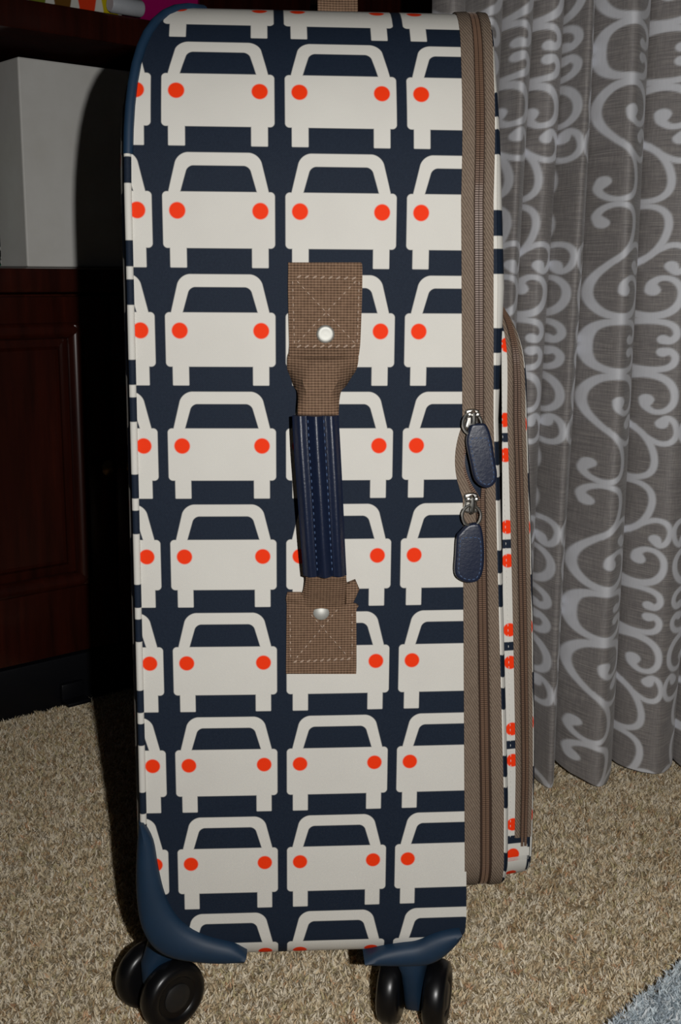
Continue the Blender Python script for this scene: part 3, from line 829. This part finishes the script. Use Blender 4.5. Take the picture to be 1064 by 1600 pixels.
    V = np.stack([Xg, Yg, Zg], -1).reshape(-1, 3)
    i = np.arange(NV*NU).reshape(NV, NU)
    q = np.stack([i[:-1, :-1], i[:-1, 1:], i[1:, 1:], i[1:, :-1]], -1).reshape(-1, 4)
    me = bpy.data.meshes.new('curtain')
    me.vertices.add(len(V)); me.vertices.foreach_set('co', V.ravel())
    me.loops.add(q.size); me.loops.foreach_set('vertex_index', q.ravel().astype(np.int32))
    me.polygons.add(len(q)); me.polygons.foreach_set('loop_start', np.arange(0, q.size, 4, dtype=np.int32)); me.polygons.foreach_set('loop_total', np.full(len(q), 4, np.int32))
    me.update(); me.validate()
    at = me.attributes.new('pattern', 'FLOAT', 'POINT'); at.data.foreach_set('value', pat.astype(np.float32))
    uvl = me.uv_layers.new(name='UVMap'); U = np.stack([np.repeat(uu[None], NV, 0), Zg], -1).reshape(-1, 2)
    uvl.data.foreach_set('uv', U[q.ravel()].ravel().astype(np.float32))
    me.polygons.foreach_set('use_smooth', np.ones(len(q), bool)); me.materials.append(CURT)
    o = bpy.data.objects.new('curtain', me); COL.objects.link(o)
    md = o.modifiers.new('thickness', 'SOLIDIFY'); md.thickness = .0012; md.offset = 1
    return o
cu = curtain(); tag(cu, 'pleated silver-grey curtain woven with pale scroll motifs hanging to the carpet', 'curtain')
m = MB(); m.tube([(.10, .47, 1.315), (.70, .47, 1.315)], .012, 14); o = m.build('curtain_rod', STEEL); tag(o, 'straight metal rod holding up the scroll-patterned curtain', 'curtain rod')

# ------------------------------------------------------------------ carpet pile and pale blue rug
def pile(name, n, area, inside, hgt, length, width, palette, weights, mat, blotch=True, parent=None, base=(0, 0, 0)):
    x = rng.uniform(area[0], area[1], n); y = rng.uniform(area[2], area[3], n)
    k = inside(x, y); x = x[k]; y = y[k]; n = len(x)
    az = rng.uniform(0, 2*pi, n); lean = rng.uniform(.55, 1.75, n); L = length*rng.uniform(.6, 1.25, n)
    dx, dy = np.cos(az), np.sin(az); wv = width*rng.uniform(.6, 1.3, n); ca = rng.uniform(0, 2*pi, n)
    ex, ey = np.cos(ca)*wv/2, np.sin(ca)*wv/2
    z0 = np.full(n, hgt)
    b = np.stack([x, y, z0], 1); e = np.stack([ex, ey, 0*ex], 1)
    mid = b+np.stack([dx*np.sin(lean*.45)*L*.5, dy*np.sin(lean*.45)*L*.5, np.cos(lean*.45)*L*.5], 1)
    tip = mid+np.stack([dx*np.sin(lean)*L*.5, dy*np.sin(lean)*L*.5, np.cos(lean)*L*.5], 1)
    V = np.stack([b-e, b+e, mid+e, mid-e, tip], 1).reshape(-1, 3)-np.array(base)
    o4 = np.arange(n)*5
    quad = np.stack([o4, o4+1, o4+2, o4+3], 1); tri = np.stack([o4+3, o4+2, o4+4], 1)
    loops = np.concatenate([quad.ravel(), tri.ravel()]).astype(np.int32)
    me = bpy.data.meshes.new(name); me.vertices.add(len(V)); me.vertices.foreach_set('co', V.ravel())
    me.loops.add(len(loops)); me.loops.foreach_set('vertex_index', loops)
    me.polygons.add(2*n)
    me.polygons.foreach_set('loop_start', np.r_[np.arange(n)*4, 4*n+np.arange(n)*3].astype(np.int32)); me.polygons.foreach_set('loop_total', np.r_[np.full(n, 4), np.full(n, 3)].astype(np.int32))
    me.update()
    pal = np.array([lin(*c)[:3] for c in palette])
    # neighbouring strands share a yarn colour: quantise position into small tufts
    tuft = (np.floor(x/.006).astype(int)*73856093 ^ np.floor(y/.006).astype(int)*19349663) % 9973
    tr_ = rng.choice(len(pal), 9973, p=np.array(weights)/sum(weights)); c = pal[tr_[tuft]]
    c2 = pal[rng.choice(len(pal), n, p=np.array(weights)/sum(weights))]
    c = np.where(rng.random(n)[:, None] < .6, c, c2)*rng.uniform(.9, 1.1, n)[:, None]
    col = np.repeat(np.c_[c, np.ones(n)], 5, 0)
    a = me.attributes.new('tint', 'FLOAT_COLOR', 'POINT'); a.data.foreach_set('color', col.ravel().astype(np.float32))
    me.polygons.foreach_set('use_smooth', np.ones(2*n, bool)); me.materials.append(mat)
    o = bpy.data.objects.new(name, me); COL.objects.link(o)
    if parent is not None: o.parent = parent
    return o
# rug outline: its edge runs from a to b on the carpet, the rest lies towards the viewer's right
ra = np.array([.2117, .0117]); rb = np.array([.2865, .0797]); rd = (rb-ra)/np.linalg.norm(rb-ra); rn = np.array([rd[1], -rd[0]])
rc0 = ra-rd*.32; rc1 = rb+rd*.28
def in_rug(x, y, mgn=0.):
    s = (x-ra[0])*rn[0]+(y-ra[1])*rn[1]; t = (x-ra[0])*rd[0]+(y-ra[1])*rd[1]
    return (s > -mgn) & (s < .34+mgn) & (t > -.22-mgn) & (t < .30+mgn)
SM = carpet_strand_mat('carpet_yarn')
cpile = pile('carpet_pile', 430000, (-.64, .70, -.14, .98), lambda x, y: ~in_rug(x, y, -.006), .0, .0075, .0015,
     [(250, 238, 214), (240, 224, 192), (222, 200, 164), (192, 164, 126), (214, 200, 158), (226, 184, 146)], [7, 7, 4, 1.5, 1.8, .6], SM)
cpile['kind'] = 'stuff'; cpile.parent = floor
cp2 = pile('carpet_pile', 170000, (-1.15, 1.15, -.85, .98), lambda x, y: ~in_rug(x, y, -.006) & ~((x > -.64) & (x < .70) & (y > -.14)), .0, .0085, .0030,
     [(250, 238, 214), (240, 224, 192), (222, 200, 164), (192, 164, 126), (214, 200, 158), (226, 184, 146)], [7, 7, 4, 1.5, 1.8, .6], SM)
cp2['kind'] = 'stuff'; cp2.parent = floor
rugb = np.array([*(ra+rn*.17+rd*.04), .0])
rug = thing('rug', rugb, 'pale blue-grey plush rug lying on the beige carpet', 'rug')
cc = catmull([ra+rn*a+rd*b for a, b in ((.004, -.19), (.003, -.08), (.003, .04), (.003, .15), (.004, .27), (.03, .297), (.17, .297), (.31, .297), (.336, .27), (.337, .04), (.336, -.19), (.31, -.217), (.17, -.217), (.03, -.217))], 3)
m = MB(); m.loft([[np.array([p[0], p[1], z]) for p in inset_poly(cc, i)] for i, z in ((.004, .002), (0, .006), (.002, .012), (.006, .015))])
m.build('rug_backing', simple('blue_grey_wool', lin(176, 190, 198), .9, .1, (200, .5)), rug, rugb)
o = pile('rug_pile', 210000, (.03, .68, -.42, .24), lambda x, y: in_rug(x, y, .0), .0135, .0075, .0015, [(222, 232, 236), (202, 214, 221), (240, 245, 247), (176, 188, 197)], [4, 4, 2, 1.5], carpet_strand_mat('rug_yarn'), parent=rug, base=rugb)
o['kind'] = 'stuff'
